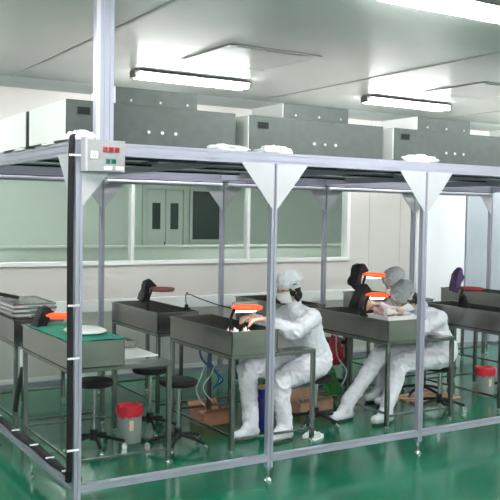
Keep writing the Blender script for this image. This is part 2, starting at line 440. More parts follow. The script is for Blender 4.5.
# black corrugated conduit down the corner post and along the left bottom beam
pts=[(.05,.10,2.315),(.0,.03,2.335),(-.04,-.005,2.31),(-.052,-.018,2.20)]
z=2.2
while z>.30: z-=.012; pts.append((-.052+.004*math.sin(z*3),-.018+.004*math.cos(z*2),z))
b=nb(); tube(b,pts,.019,seg=12,ridged=.0)
cd=tag(ob('cable_conduit',b,M['black'],None),'black cable conduit strapped down the front left corner post','cable')
for z_ in (2.20,1.30,.98,.42):
    b=nb(); bx(b,-.074,.0,-.044,-.037,z_-.006,z_+.006); ob('cable_tie',b,M['white'],cd)
pts=[(-.052,-.014,.30),(-.04,.03,.22),(.0,.08,.212)]
y=.08
while y<2.3: y+=.02; pts.append((.004+.006*math.sin(y*9),y,.2105+.002*math.sin(y*5)))
b=nb(); tube(b,pts,.020,seg=10)
cd2=tag(ob('floor_cable',b,M['black'],None),'black cable bundle lying along the left bottom beam','cable')
for y_ in (.18,.5,.85,1.3,1.8): ob('cable_tie',bx(nb(),-.03,.028,y_-.006,y_+.006,.228,.236),M['white'],cd2)
b=nb(); tube(b,[(.075,.12,.18),(.07,.5,.165),(.08,1.0,.17),(.07,1.6,.165),(.07,2.3,.17)],.014,seg=10,res=6)
b2=tag(ob('floor_cable',b,M['blackp'],None),'thinner black cable running just inside the left bottom beam','cable')
for y_ in (.3,.9,1.7): ob('bracket',bx(nb(),.02,.085,y_-.01,y_+.01,.148,.160),M['alu_d'],b2)

# crumpled white cloths on the roof beam
def crumple(name,m,loc,sx,sy,sz,seed,label,cat,group=None):
    b=nb(); bmesh.ops.create_icosphere(b,subdivisions=4,radius=1)
    for v in b.verts:
        d=v.co.normalized(); n=noise.fractal(d*1.7+V((seed,seed*2,0)),1.,2.,4)
        r=1+.38*n+.10*noise.noise(d*7+V((seed,0,0)))
        v.co=V((d.x*sx*r,d.y*sy*r,max(d.z,-.25)*sz*r+sz*.25))
    zm=min(v.co.z for v in b.verts)
    for v in b.verts: v.co.z-=zm
    o=obj(name,b,m,None,smooth=True,loc=loc); return tag(o,label,cat,group)
crumple('cotton_cloth',M['wcloth'],(.03,.03,ZT+.002),.10,.05,.05,1,'crumpled white cloth on the roof beam at the front corner, beside the column','cloth','white cloths on the roof beam')
crumple('cotton_cloth',M['wcloth'],(1.10,.13,ZT+.002),.15,.07,.035,3,'crumpled white cloth on the roof beam at the right end of the first fan unit','cloth','white cloths on the roof beam')
crumple('cotton_cloth',M['wcloth'],(1.48,.12,ZT+.002),.14,.07,.045,5,'crumpled white cloth on the roof beam at the left end of the centre fan unit','cloth','white cloths on the roof beam')
crumple('cotton_cloth',M['wcloth'],(2.86,.12,ZT+.002),.17,.07,.05,8,'crumpled white cloth on the roof beam at the left end of the right fan unit','cloth','white cloths on the roof beam')
for i,y_ in enumerate((.55,1.2,1.75)):
    crumple('cotton_cloth',M['wcloth'],(-.005,y_,ZT+.002),.035,.08,.022,11+i,['small white cloth on the left roof beam nearest the corner','small white cloth on the left roof beam below the gap between fan units','small white cloth on the left roof beam at the left image edge'][i],'cloth','white cloths on the roof beam')

# ------------------------------------------------------------------ workbenches
BL=1.08; BWd=.80; TW=.42
def tray_bm(w,l,z0,z1,t=.006):
    b=nb()
    bx(b,0,w,0,l,z0,z0+t); bx(b,0,w,0,t,z0,z1); bx(b,0,w,l-t,l,z0,z1); bx(b,0,t,0,l,z0,z1); bx(b,w-t,w,0,l,z0,z1)
    for (a,c,e,f) in ((-.008,w+.008,-.008,.008),(-.008,w+.008,l-.008,l+.008),(-.008,.008,0,l),(w-.008,w+.008,0,l)): bx(b,a,c,e,f,z1-.006,z1+.004)
    return b
def make_bench(loc,label,full=True):
    t=thing('steel_workbench',label,'workbench',loc,0,'stainless steel workbenches')
    ob('tray',tray_bm(TW,BL,.765,.95),M['steel'],t)
    h=.017
    pos=[(h,h),(h,BL-h)]+([(BWd-h,h),(BWd-h,BL-h)] if full else [])+[(TW-.03,BL-h)]
    for (x,y) in pos:
        lg=ob('leg',bx(nb(),x-h,x+h,y-h,y+h,.03,.745),M['dsteel'],t,bevel=.003)
        b=nb(); cyl(b,(x,y,.012),(x,y,.035),.009,seg=10); cyl(b,(x,y,0),(x,y,.012),.02,seg=12); ob('foot',b,M['chrome'],lg)
    b=nb()
    bx(b,0,BWd,0,.034,.735,.764); bx(b,0,BWd,BL-.034,BL,.735,.764); bx(b,0,.034,.034,BL-.034,.735,.764); bx(b,TW-.034,TW,.034,BL-.034,.735,.764)
    ob('top_rail',b,M['dsteel'],t,bevel=.002)
    ob('plate',bx(nb(),TW+.01,BWd,.0,.16,.764,.770),M['dsteel'],t,bevel=.001)
    b=nb(); z=.12
    bx(b,.012,.028,.034,BL-.034,z,z+.02); bx(b,.034,BWd-.034,BL-.026,BL-.010,z,z+.02)
    ob('foot_rail',b,M['dsteel'],t,bevel=.002)
    b=nb(); bx(b,.034,BWd-.034,.008,.026,.10,.12)
    ob('front_foot_rail',b,M['dsteel'],t,bevel=.002)
    return t
benches={}
b0=make_bench((.19,.70,0),'steel tray workbench nearest the front left corner post, with a teal cloth'); benches['n0']=b0
for k,x,y,lb in [('n1',1.49,.68,'steel tray workbench in front of the worker in the middle'),
                 ('n2',3.08,.70,'steel tray workbench in front of the bent over worker on the right'),
                 ('n3',4.50,.70,'steel tray workbench cut by the right image edge, carrying a dark hooded lamp'),
                 ('f0',.19,2.02,'steel workbench at the left image edge with a stack of flat trays'),
                 ('f1',1.49,2.02,'rear steel workbench behind the clear bucket, with an unlit brown lamp'),
                 ('f2',2.95,2.02,'rear steel workbench hidden behind the middle worker'),
                 ('f3',4.45,2.02,'rear steel workbench just behind the two lit lamps on the right'),
                 ('f4',6.05,2.02,'rear steel workbench at far right behind the white door opening')]:
    benches[k]=dup(b0,(x,y,0),lb)

# ------------------------------------------------------------------ task lamps
def make_lamp(loc,rz,label,shade_m,lit,hood=M['blackp'],H=.20,panel=True,hoodh=.13,L=.20,hs=1.,nohood=False,bs=1.,bh=1.,hz=0.):
    t=thing('task_lamp',label,'desk lamp',loc,rz,'desk lamps on the workbench trays')
    b=nb(); lathe(b,[(.001,0),(.055,0),(.06,.012),(.05,.03),(.02,.045),(.001,.05)],(0,0,0),seg=20)
    for v in b.verts: v.co=V((v.co.x*bs,v.co.y*bs+.02,v.co.z*bh))
    ob('base',b,M['black'],t)
    b=nb(); tube(b,[(0,.02,.03),(-.035,.02,.08),(-.05,.015,H*.7),(-.02,0,H)],.012,seg=10,res=6); ob('arm',b,M['black'],t)
    # folded fabric hood
    b=nb()
    prism(b,[(-.105,.05,H-.10),(-.045,.05,H+hoodh*.62),(-.005,.05,H+hoodh*.70),(.045,.05,H+hoodh*.35),(.02,.05,H+hoodh*.2),(-.02,.05,H-.02),(-.05,.05,H-.13)],(0,.11,0))
    bmesh.ops.subdivide_edges(b,edges=b.edges[:],cuts=3,use_grid_fill=True)
    for v in b.verts: v.co+=V((noise.noise(v.co*14+V((loc[0],0,0))),noise.noise(v.co*14+V((0,4,0))),noise.noise(v.co*14+V((0,0,loc[1])))))*.022
    if nohood: b.free()
    else:
        for v in b.verts: v.co=V((-.03,.1,H-.03))+(v.co-V((-.03,.1,H-.03)))*hs+V((0,0,hz))
        ob('hood',b,hood,t,bevel=.003)
    # horizontal shade bar
    b=nb(); rr=.031
    N=22; prof=[]
    tube(b,[(-.03,0,H),(-.02,0,H+.003),(.03,0,H+.002),(.08,0,H-.002),(.12,0,H-.004),(L-.01,0,H-.008),(L,0,H-.009)],rr,seg=16,res=3)
    for v in b.verts:
        v.co.y*=1.0; tt=(v.co.x+.03)/(L+.03); s=1-.25*abs(2*tt-1)**3
        v.co.z=H-.004+(v.co.z-H+.004)*s*.85
    sh=ob('shade',b,shade_m,t)
    if lit:
        ob('bulb',cyl(nb(),(.0,0,H-.026),(L-.04,0,H-.031),.006,seg=12),M['lamp'],sh)
    if panel:
        pm=ob('glass_frame',bx(nb(),-.02,L+.01,.035,.047,H-.045,H+.045),mat('grey green shade plate',(.22,.29,.25),.4),t,bevel=.003)
    return t
make_lamp((.33,1.48,.775),.15,'desk lamp with black hood and small red tip on the corner bench',M['orange'],False,H=.27,hoodh=.10,panel=False,L=.14,hs=1.0)
make_lamp((1.66,.90,.775),.05,'lit orange desk lamp with grey plate before the middle worker',M['orange'],True,H=.335,nohood=True,L=.22)
make_lamp((3.22,1.12,.775),0,'lower lit orange desk lamp beside the bent over worker',M['orange'],True,H=.36,panel=False,hs=1.15,hoodh=.13)
make_lamp((3.44,1.44,.775),0,'upper lit orange desk lamp, farther one near the grey cap',M['orange'],True,H=.52,panel=False,hs=1.15,hoodh=.13)
make_lamp((4.60,1.28,.775),-.2,'unlit desk lamp with violet hood and dark red bar near right edge',M['redoff'],False,hood=M['purple'],H=.36,hoodh=.22,panel=False,bs=1.2,bh=6.2,hs=.9,hz=.07)
make_lamp((1.62,2.38,.775),0,'unlit desk lamp with black hood and brown bar on rear left bench',M['brownoff'],False,H=.36,hoodh=.12,panel=False)

# ------------------------------------------------------------------ stools
def make_stool(loc,label,h=.55,rz=0,m=M['blackp']):
    t=thing('work_stool',label,'stool',loc,rz,'round black work stools')
    b=nb(); lathe(b,[(.001,h-.045),(.14,h-.045),(.155,h-.03),(.155,h-.012),(.14,h),(.07,h+.004),(.001,h+.005)]); ob('seat',b,m,t)
    b=nb(); cyl(b,(0,0,.10),(0,0,h-.09),.014); cyl(b,(0,0,h-.2),(0,0,h-.045),.019); ob('pole',b,M['chrome'],t)
    ob('hub',cyl(nb(),(0,0,.075),(0,0,.16),.03),M['black'],t); ob('seat_plate',cyl(nb(),(0,0,h-.06),(0,0,h-.045),.07),M['black'],t)
    for i in range(5):
        a=2*PI*i/5+.3; d=V((math.cos(a),math.sin(a),0))
        b=nb(); u=V((-d.y,d.x,0))
        prism(b,[V((0,0,.125))+u*.02,V((0,0,.125))-u*.02,V((0,0,.09))-u*.02,V((0,0,.09))+u*.02],d*.02)
        tube(b,[d*.02+V((0,0,.108)),d*.14+V((0,0,.09)),d*.24+V((0,0,.062))],.014,seg=8)
        lg=ob('leg',b,M['black'],t)
        b=nb(); c=d*.24
        cyl(b,c+u*.014+V((0,0,.024)),c-u*.014+V((0,0,.024)),.024,seg=14); cyl(b,c+V((0,0,.03)),c+V((0,0,.065)),.007,seg=8)
        ob('caster',b,M['chrome'],lg)
    return t
s0=make_stool((1.22,1.05,0),'round black stool with chrome pole left of the middle bench')
dup(s0,(.62,1.32,0),'round black stool partly hidden under the corner bench tray',rz=.5)
s1=make_stool((2.62,1.12,0),'round black stool under the seated worker in the middle',h=.44,rz=.9)
dup(s1,(4.02,1.02,0),'round black stool under the bent over worker on the right',rz=.2)
dup(s1,(4.32,1.60,0),'round black stool under the rear worker with the grey cap',rz=.7)
dup(s0,(3.66,2.26,0),'round black stool behind the middle worker, between the rear benches',rz=.1)
dup(s0,(1.24,1.62,0),'round black stool behind the clear bucket, near the rear left bench',rz=.4)
dup(s0,(5.3,1.25,0),'round black stool by the right edge bench near the red rimmed bucket',rz=.4)

# ------------------------------------------------------------------ buckets
def make_bucket(loc,label,h=.27,r=.085):
    t=thing('plastic_bucket',label,'bucket',loc,0,'grey buckets with red liners')
    b=nb(); lathe(b,[(.001,0),(r*.9,0),(r,h),(r-.004,h),(r*.9-.006,.006),(.001,.006)]); ob('body',b,M['bucket'],t)
    b=nb(); N=44; R=[]
    for j,(rr,z) in enumerate([(r+.006,h-.075),(r+.012,h-.04),(r+.010,h+.006),(r-.012,h+.012),(r-.03,h+.0),(r-.05,h-.02),(.002,h-.04)]):
        ring=[]
        for k in range(N):
            a=2*PI*k/N; q=noise.noise(V((math.cos(a)*3,math.sin(a)*3,j*.4)))
            ring.append(b.verts.new(((rr+.008*q)*math.cos(a),(rr+.008*q)*math.sin(a),z+(.03*q if j==0 else .012*q))))
        R.append(ring)
    for a_,c_ in zip(R,R[1:]):
        for k in range(N): b.faces.new((a_[k],a_[(k+1)%N],c_[(k+1)%N],c_[k]))
    b.faces.new(R[-1]); ob('liner_bag',b,M['redbag'],t)
    b=nb(); bx(b,-.045,-.01,-r*.955-.002,-r*.93,.11,.19); ob('sticker',b,mat('paper sticker '+label[:5],(.7,.55,.35),.7),t)
    return t
k0=make_bucket((.96,1.40,0),'grey translucent bucket with red liner on the floor left of centre',h=.29,r=.10)
dup(k0,(4.95,1.30,0),'grey bucket with red rim on the floor at the right edge')
# blue container behind the middle worker's legs
t=thing('blue_container','dark blue plastic container behind the legs of the middle worker','container',(2.13,1.24,0))
b=nb(); lathe(b,[(.001,0),(.075,0),(.08,.02),(.08,.26),(.07,.285),(.03,.30),(.03,.32),(.001,.32)],seg=30); ob('body',b,M['bluep'],t)
b=nb(); lathe(b,[(.001,0),(.034,0),(.034,.03),(.001,.03)],(0,0,.318)); ob('cap',b,M['bluep'],t)

# ------------------------------------------------------------------ small things on and below the benches
# teal cloth and white cloth on the corner bench
def sheet(name,m,x0,x1,y0,y1,zf,label,cat,n=30,th=.004):
    b=nb(); T=[[b.verts.new((x0+(x1-x0)*i/n,y0+(y1-y0)*j/n,zf(i/n,j/n))) for j in range(n+1)] for i in range(n+1)]
    for i in range(n):
        for j in range(n): b.faces.new((T[i][j],T[i+1][j],T[i+1][j+1],T[i][j+1]))
    o=ob(name,b,m); s=o.modifiers.new('s','SOLIDIFY'); s.thickness=th; s.offset=1
    for p in o.data.polygons: p.use_smooth=True
    return tag(o,label,cat)
sheet('green_cloth',M['tcloth'],.20,.62,.72,1.72,lambda u,v:.957+.022*math.sin(PI*min(1,max(0,u)))*math.sin(PI*v)**.5+.006*noise.noise(V((u*5,v*8,0))),'teal green cloth spread over the corner bench tray','cloth')
b=nb(); lathe(b,[(.001,0),(.14,0),(.15,.006),(.12,.022),(.05,.032),(.001,.034)],seg=40)
for v in b.verts: v.co.y*=1.35; v.co.z+=.004*noise.noise(v.co*20)
tag(obj('white_cloth',b,M['wcloth'],None,smooth=True,loc=(.43,1.02,.985)),'white cloth pad lying on the teal green cloth','cloth')
# white board and product tray on right extension of the corner bench
t=thing('white_board','white plastic board on the right part of the corner bench','board',(.64,.90,.772))
ob('board',bx(nb(),0,.33,0,.86,0,.014),M['board'],t,bevel=.004)
ob('edge_strip',bx(nb(),.33,.338,0,.86,-.002,.016),M['dsteel'],t)
t=thing('product_tray','shallow steel tray with pinkish products on the white board','tray',(.68,1.28,.787))
ob('tray',tray_bm(.27,.40,0,.05,.004),M['steel'],t)
for i in range(10):
    b=nb(); x=.04+.045*(i%5); y=.08+.18*(i//5); bx(b,x-.016,x+.016,y-.06,y+.06,.006,.04); ob('product',b,M['pink'],t,bevel=.006)
# stack of flat trays on the left edge bench
st=None
for i in range(7):
    t=thing('flat_tray',['lowest flat tray in the stack at the left image edge','second flat tray from the bottom of the left edge stack','third flat tray from the bottom of the left edge stack','middle flat tray of the left edge stack','third flat tray from the top of the left edge stack','second flat tray from the top of the left edge stack','topmost flat tray of the left edge stack under a black tool'][i],'tray',(.215+.012*math.sin(i*2.1),2.12+.01*math.cos(i*3),.955+i*.0185),.02*math.sin(i*3),'flat trays stacked at the left')
    b=nb(); w_,l_=.36,.62
    for k in range(9): bx(b,.0+k*w_/9+.004,.0+(k+1)*w_/9-.004,0.01,l_-.01,.003,.009)
    for (a,c,e,f) in ((0,w_,0,.012),(0,w_,l_-.012,l_),(0,.012,0,l_),(w_-.012,w_,0,l_)): bx(b,a,c,e,f,0,.0165)
    ob('tray_grid',b,M['panelw'] if i%2 else M['steel'],t)
    for c in range(2): 
        ob('handle',bx(nb(),w_/2-.05,w_/2+.05,-.012 if c==0 else l_,0 if c==0 else l_+.012,.003,.012),M['chrome'],t,bevel=.003)
b=nb(); tube(b,[(.02,2.66,1.10),(.10,2.64,1.12),(.20,2.60,1.125),(.30,2.52,1.107),(.34,2.44,1.101)],.017,seg=10,res=5)
tag(ob('hand_tool',b,M['black'],None),'black hand tool lying on top of the flat tray stack','tool')
# crumpled clear/pink products in rear left bench tray
for i in range(9):
    x=1.54+.08*(i%4)+.01*random.random(); y=2.10+.13*(i//4)
    crumple('packed_part',M['pink'] if i%3 else M['wcloth'],(x,y,.772),.035,.05,.085,30+i,'small wrapped part heaped in the tray of the rear left bench','part','wrapped parts in the rear left tray')
# magnifier arm on rear left bench
t=thing('magnifier_arm','thin steel swing arm rising from the rear left bench and curving right','magnifier arm',(1.85,2.15,.955))
b=nb(); cyl(b,(0,0,0),(0,0,.02),.04); cyl(b,(0,0,.02),(0,0,.05),.018); ob('clamp',b,M['black'],t)
b=nb(); tube(b,[(0,0,.04),(-.01,0,.10),(.0,-.01,.15),(.08,-.15,.11),(.16,-.36,.07),(.22,-.62,.055),(.27,-.95,.05)],.006,seg=8,res=6); ob('rod',b,M['dsteel'],t)
b=nb(); bmesh.ops.create_uvsphere(b,u_segments=14,v_segments=10,radius=.014); 
for v in b.verts: v.co+=V((0,-.01,.155))
ob('joint',b,M['brownoff'],t)
# products under the hands of the middle worker
for i in range(7):
    a=i*2.4; crumple('wrapped_part',M['wcloth'] if i%2 else M['pink'],(1.66+.07*math.cos(a),.90+.10*math.sin(a)-.0,.772),.035,.04,.12,50+i,'small pale wrapped part in the tray under the middle worker\'s hands','part','wrapped parts under the middle worker\'s hands')
# white paper trays beside right worker
t=thing('white_tray','low white plastic tray on the right worker\'s bench below the lamp','tray',(3.12,.76,.772))
ob('tray',tray_bm(.34,.27,0,.205,.005),M['white'],t)
crumple('wrapped_part',M['wcloth'],(3.28,.92,.975),.07,.06,.04,71,'pale wrapped part held over the white tray by the bent worker','part')
crumple('wrapped_part',M['pink'],(3.20,.97,.975),.05,.05,.04,72,'pinkish wrapped part at the back of the white tray','part')
# boxes on the floor
def carton(name,loc,rz,w_,d_,h_,m,label):
    t=thing(name,label,'box',loc,rz)
    b=nb(); t_=.006
    bx(b,0,w_,0,d_,0,t_); bx(b,0,w_,0,t_,0,h_); bx(b,0,w_,d_-t_,d_,0,h_); bx(b,0,t_,0,d_,0,h_); bx(b,w_-t_,w_,0,d_,0,h_)
    ob('body',b,m,t)
    ob('flap',prism(nb(),[(0,0,h_),(0,-.06,h_+.05),(w_,-.06,h_+.05),(w_,0,h_)],(0,-.004,.003)),m,t)
    ob('flap',prism(nb(),[(0,d_,h_),(0,d_+.05,h_+.06),(w_,d_+.05,h_+.06),(w_,d_,h_)],(0,.004,.003)),m,t)
    b=nb()
    for i in range(8):
        x=w_*(.15+.1*i); tube(b,[(x,d_*.2,h_*.6),(x+.02*math.sin(i*2),d_*.5,h_*.95),(x,d_*.85,h_*.5)],.014,seg=8,res=3)
    ob('contents',b,M['pink'],t)
carton('cardboard_box',(1.70,1.52,0),.05,.30,.22,.11,M['card'],'open orange brown cardboard box on the floor left of the middle worker\'s feet')
carton('cardboard_box',(2.72,1.50,0),.1,.42,.26,.10,M['cardp'],'open pale cardboard box on the floor between the two front workers')
carton('cardboard_box',(2.35,1.72,0),0,.30,.22,.14,M['cardp'],'pale cardboard box on the floor behind the middle worker')
# low wooden pallet boards below right bench
for i in range(3):
    t=tag(ob('wood_board',bx(nb(),0,.62,0,.09,0,.02),M['cardp'],None,bevel=.002,loc=(4.0-.02*i,1.32+.12*i,.0),rot=(0,0,.05*i)),['pale floor board nearest the camera under the right stool','middle pale floor board under the right stool','rearmost pale floor board under the right stool'][i],'board','pale floor boards under the right stool')
# slippers
for i in range(2):
    b=nb(); n=16
    prism(b,[(.05*math.cos(2*PI*k/n)*2.2,.035*math.sin(2*PI*k/n)*(1.1 if math.cos(2*PI*k/n)>0 else .85),0) for k in range(n)],(0,0,.018))
    t=tag(ob('slipper',b,M['white'],None,loc=(2.36,.745+.105*i,0),rot=(0,0,.45)),['front white slipper on the floor beside the middle worker\'s shoe','rear white slipper on the floor beside the middle worker\'s shoe'][i],'slipper','white slippers')
    b=nb(); tube(b,[(.03,-.032,.016),(.035,0,.045),(.03,.032,.016)],.008,seg=8,res=4); ob('strap',b,M['white'],t)
# hanging hoses
def hose(label,pts,r,m,fit=True):
    b=nb(); tube(b,pts,r,seg=8,res=6); o=tag(ob('hanging_hose',b,m,None),label,'hose','hoses hanging under the benches')
    p=V(pts[0]); b=nb(); cyl(b,p+V((0,0,-.02)),p+V((0,0,.015)),r*1.7,seg=10); ob('fitting',b,M['chrome'],o); return o
hose('dark blue hose looping under the middle bench, nearest its left leg',[(1.70,1.60,.72),(1.71,1.58,.6),(1.78,1.5,.50),(1.86,1.45,.42),(1.80,1.5,.35)],.010,M['hoseb'])
hose('blue hose hanging straight under the middle bench near its back',[(1.84,1.66,.72),(1.84,1.66,.55),(1.90,1.60,.40),(1.85,1.62,.30)],.009,M['hoseb'])
hose('pale hose hanging under the middle bench to the cardboard box',[(1.80,1.64,.72),(1.77,1.6,.58),(1.68,1.52,.46),(1.62,1.5,.35),(1.68,1.55,.24),(1.75,1.58,.17)],.006,M['hosew'])
hose('pale thin hose curling beside the black stool seat',[(1.88,1.6,.72),(1.86,1.55,.62),(1.74,1.45,.48),(1.62,1.38,.38),(1.70,1.36,.26)],.005,M['hosew'])
hose('blue hose hanging under the rear bench left of the right worker',[(3.0,2.06,.72),(3.02,2.05,.5),(3.12,2.0,.3),(3.3,1.95,.2)],.009,M['hoseb'])
hose('pale hose looping below the right worker\'s bench',[(3.2,1.6,.72),(3.22,1.6,.5),(3.3,1.55,.35),(3.2,1.5,.22)],.006,M['hosew'])
# black flexible duct with white connector at far left
t=thing('flexible_duct','black flexible duct hanging from a white connector at the left','duct',(.22,1.86,.0))
b=nb(); cyl(b,(0,0,.60),(0,0,.735),.026,seg=18); ob('connector',b,M['white'],t)
pts=[(0,0,.61),(-.01,-.01,.56)]
z=.56
while z>.24: z-=.008; pts.append((-.01-.07*math.sin((.56-z)*3.2),-.01,z))
b=nb(); tube(b,pts,.020,seg=12,ridged=.12); ob('duct',b,M['black'],t)
# red and green bags under the right worker bench
t=thing('red_bag','crumpled red plastic bag hanging behind the right worker\'s knees','bag',(3.38,1.86,.32))
def bag_bm(seed,sx,sy,sz):
    b=nb(); bmesh.ops.create_icosphere(b,subdivisions=4,radius=1)
    for v in b.verts:
        d=v.co.normalized(); n=noise.fractal(d*2+V((seed,0,0)),1.,2.,4); tp=1-.45*max(0,d.z)
        r=1+.25*n; v.co=V((d.x*sx*r*tp,d.y*sy*r*tp,d.z*sz*r))
    return b
b=bag_bm(4,.10,.07,.15); o=ob('bag_body',b,M['redbag'],t,loc=(0,0,.18))
b=nb(); tube(b,[(-.04,0,.30),(-.02,0,.40),(.02,0,.41),(.05,0,.30)],.006,seg=8,res=5); ob('handle',b,M['redbag'],t)
t=thing('green_bag','crumpled green plastic bag on the floor behind the right worker\'s knees','bag',(3.30,1.78,.0))
ob('bag_body',bag_bm(9,.10,.08,.15),M['greenbag'],t,loc=(0,0,.15))
b=nb(); tube(b,[(-.03,0,.27),(-.01,0,.33),(.02,0,.33),(.04,0,.27)],.006,seg=8,res=5); ob('handle',b,M['greenbag'],t)

# ------------------------------------------------------------------ people
def capsule(b,p0,p1,r0,r1,seg=16):
    p0=V(p0);p1=V(p1)
    cyl(b,p0,p1,r0,r1,seg=seg)
    for p,r in ((p0,r0),(p1,r1)):
        s=bmesh.ops.create_icosphere(b,subdivisions=2,radius=r); 
        for v in s['verts']: v.co+=p
def ell(b,c,rx,ry,rz,mtx=None):
    s=bmesh.ops.create_icosphere(b,subdivisions=3,radius=1)
    for v in s['verts']:
        co=V((v.co.x*rx,v.co.y*ry,v.co.z*rz))
        if mtx is not None: co=mtx@co
        v.co=co+V(c)
def chain(b,pts,rs,seg=16):
    for i in range(len(pts)-1): capsule(b,pts[i],pts[i+1],rs[i],rs[i+1],seg)
def remesh(name,b,m,parent,vox,smooth_it=6,wr=0.,wscale=9.,seed=0,loc=None,wrfun=None):
    me=bpy.data.meshes.new('tmp'); b.to_mesh(me); b.free()
    o=bpy.data.objects.new('tmp',me); C.objects.link(o)
    r=o.modifiers.new('r','REMESH'); r.mode='VOXEL'; r.voxel_size=vox; r.use_smooth_shade=True
    s=o.modifiers.new('s','SMOOTH'); s.iterations=smooth_it; s.factor=.5
    dg=bpy.context.evaluated_depsgraph_get(); me2=bpy.data.meshes.new_from_object(o.evaluated_get(dg))
    bpy.data.objects.remove(o); me2.name=name
    if wr:
        nor=[v.normal.copy() for v in me2.vertices]
        for v,n in zip(me2.vertices,nor):
            c=v.co; q=V((c.x+.3*c.z,c.y-.2*c.z,c.z*1.1))*wscale+V((seed,seed,seed))
            f=max(0,1-3.2*abs(noise.noise(q+V((1.2*noise.noise(q*.5),0,1.2*noise.noise(q*.5+V((5,1,2)))))))**.8)+.5*max(0,1-3*abs(noise.noise(q*2.1)))-.4
            g=noise.noise(q*.45+V((9,3,1)))
            k=wrfun(c) if wrfun else 1.
            v.co=c+n*(wr*k*(f*.75+g*.6))
    for p in me2.polygons: p.use_smooth=True
    me2.materials.clear(); me2.materials.append(m)
    o=bpy.data.objects.new(name,me2); C.objects.link(o)
    if parent: o.parent=parent
    return o
def lerp(a,b,t): return V(a)*(1-t)+V(b)*t

def make_person(label,J,look,cap_m,seed,group=None):
    """J: dict of joints in world metres. look = head matrix (3x3) with local +x forward (face), z up."""
    hc=V(J['head']); Rm=look*1.07
    H=lambda x,y,z: hc+Rm@V((x,y,z))
    b=nb()
    # torso and neck (under the coverall)
    chain(b,[J['pelvis'],lerp(J['pelvis'],J['chest'],.5),J['chest']],[.115,.11,.12])
    for s in ('l','r'):
        capsule(b,J['chest'],J['sh_'+s],.10,.055)
        chain(b,[J['sh_'+s],J['el_'+s],J['wr_'+s]],[.052,.038,.026])
        chain(b,[J['pelvis'],J['hip_'+s],J['kn_'+s],J['an_'+s]],[.10,.085,.055,.038])
        capsule(b,J['an_'+s],lerp(J['an_'+s],J['to_'+s],.8),.034,.024)
    capsule(b,J['chest'],J['neck'],.08,.055); capsule(b,J['neck'],H(-.01,0,-.05),.052,.052)
    # head
    ell(b,H(-.005,0,.03),.092,.074,.098,Rm); ell(b,H(.022,0,-.045),.062,.052,.062,Rm)   # skull, jaw
    capsule(b,H(.045,0,-.085),H(.058,0,-.082),.022,.020)                                 # chin
    capsule(b,H(.080,0,.015),H(.102,0,-.022),.009,.014)                                  # nose
    capsule(b,H(.079,-.010,-.058),H(.079,.010,-.058),.010,.010)                          # mouth
    for s in (-1,1):
        ell(b,H(.0,s*.076,-.005),.018,.008,.030,Rm)                                      # ears
        capsule(b,H(.076,s*.012,.042),H(.068,s*.05,.040),.008,.008)                      # brows
        ell(b,H(.058,s*.036,-.020),.022,.022,.020,Rm)                                    # cheeks
    # hands
    for s in ('l','r'):
        w_=V(J['wr_'+s]); d=V(J['hd_'+s]).normalized(); up=V(J.get('up_'+s,(0,0,1))).normalized()
        side=d.cross(up).normalized(); up=side.cross(d).normalized()
        palm=w_+d*.055
        capsule(b,w_,w_+d*.03,.024,.026)
        for k in range(4):
            o_=side*(-.028+.0187*k)
            capsule(b,w_+d*.03+o_*.8,w_+d*.088+o_,.013,.0105,10)
            L_=(.036,.042,.039,.030)[k]; base=w_+d*.088+o_
            bend=.35+.08*k; p=base; dirv=d
            for q,(ll,rr) in enumerate(((L_,.0098),(L_*.62,.0088),(L_*.5,.0078))):
                dirv=(dirv*math.cos(bend)-up*math.sin(bend)).normalized()
                n_=p+dirv*ll; capsule(b,p,n_,rr,rr-.0008,10); p=n_; bend=.55
        ts=J.get('th_'+s,1)
        p=w_+d*.03+side*(-.026*ts)
        m1=p+(d*.7-side*ts*.65-up*.2).normalized()*.042; m2=m1+(d*.95-side*ts*.1-up*.35).normalized()*.032
        m3=m2+(d*.8+side*ts*.15-up*.5).normalized()*.024
        capsule(b,p,m1,.014,.0115,10); capsule(b,m1,m2,.0112,.010,10); capsule(b,m2,m3,.010,.0085,10)
    body=remesh('person',b,M['skin'],None,.0062,3)
    tag(body,label,'person',group)
    # coverall
    b=nb()
    P=V(J['pelvis']);Ch=V(J['chest'])
    chain(b,[P,lerp(P,Ch,.35),lerp(P,Ch,.7),Ch],[.165,.155,.15,.145])
    side=(V(J['hip_l'])-V(J['hip_r'])).normalized()
    for s,sg in (('l',1),('r',-1)):
        chain(b,[P+side*sg*.07,lerp(P,Ch,.5)+side*sg*.07,Ch+side*sg*.06],[.135,.125,.12])
        capsule(b,Ch,J['sh_'+s],.12,.082)
        sh=V(J['sh_'+s]);e=V(J['el_'+s]);w_=V(J['wr_'+s])
        chain(b,[sh,lerp(sh,e,.5),e],[.082,.074,.066]); chain(b,[e,lerp(e,w_,.5),lerp(e,w_,.93)],[.066,.058,.040])
        k=V(J['kn_'+s]);h=V(J['hip_'+s]);a=V(J['an_'+s]);to=V(J['to_'+s])
        chain(b,[P+side*sg*.06,h,lerp(h,k,.5),k],[.14,.125,.108,.088]); chain(b,[k,lerp(k,a,.35),lerp(k,a,.8),a],[.082,.075,.062,.054])
    for s_ in ('l','r'):
        capsule(b,lerp(Ch,J['neck'],.75),lerp(J['sh_'+s_],P,.03),.085,.080); capsule(b,lerp(J['sh_'+s_],Ch,.3),lerp(J['hip_'+s_],P,.4),.105,.135)
    capsule(b,Ch,J['neck'],.105,.072); capsule(b,J['neck'],lerp(J['neck'],H(-.01,0,-.06),.35),.070,.064)
    joints=[V(J[k]) for k in ('el_l','el_r','kn_l','kn_r','hip_l','hip_r','an_l','an_r')]
    cov=remesh('coverall',b,M['suit'],body,.0105,5,wr=.017,wscale=9,seed=seed,
        wrfun=lambda c:.55+.9*max(0,1-min((c-j).length for j in joints)/.2))
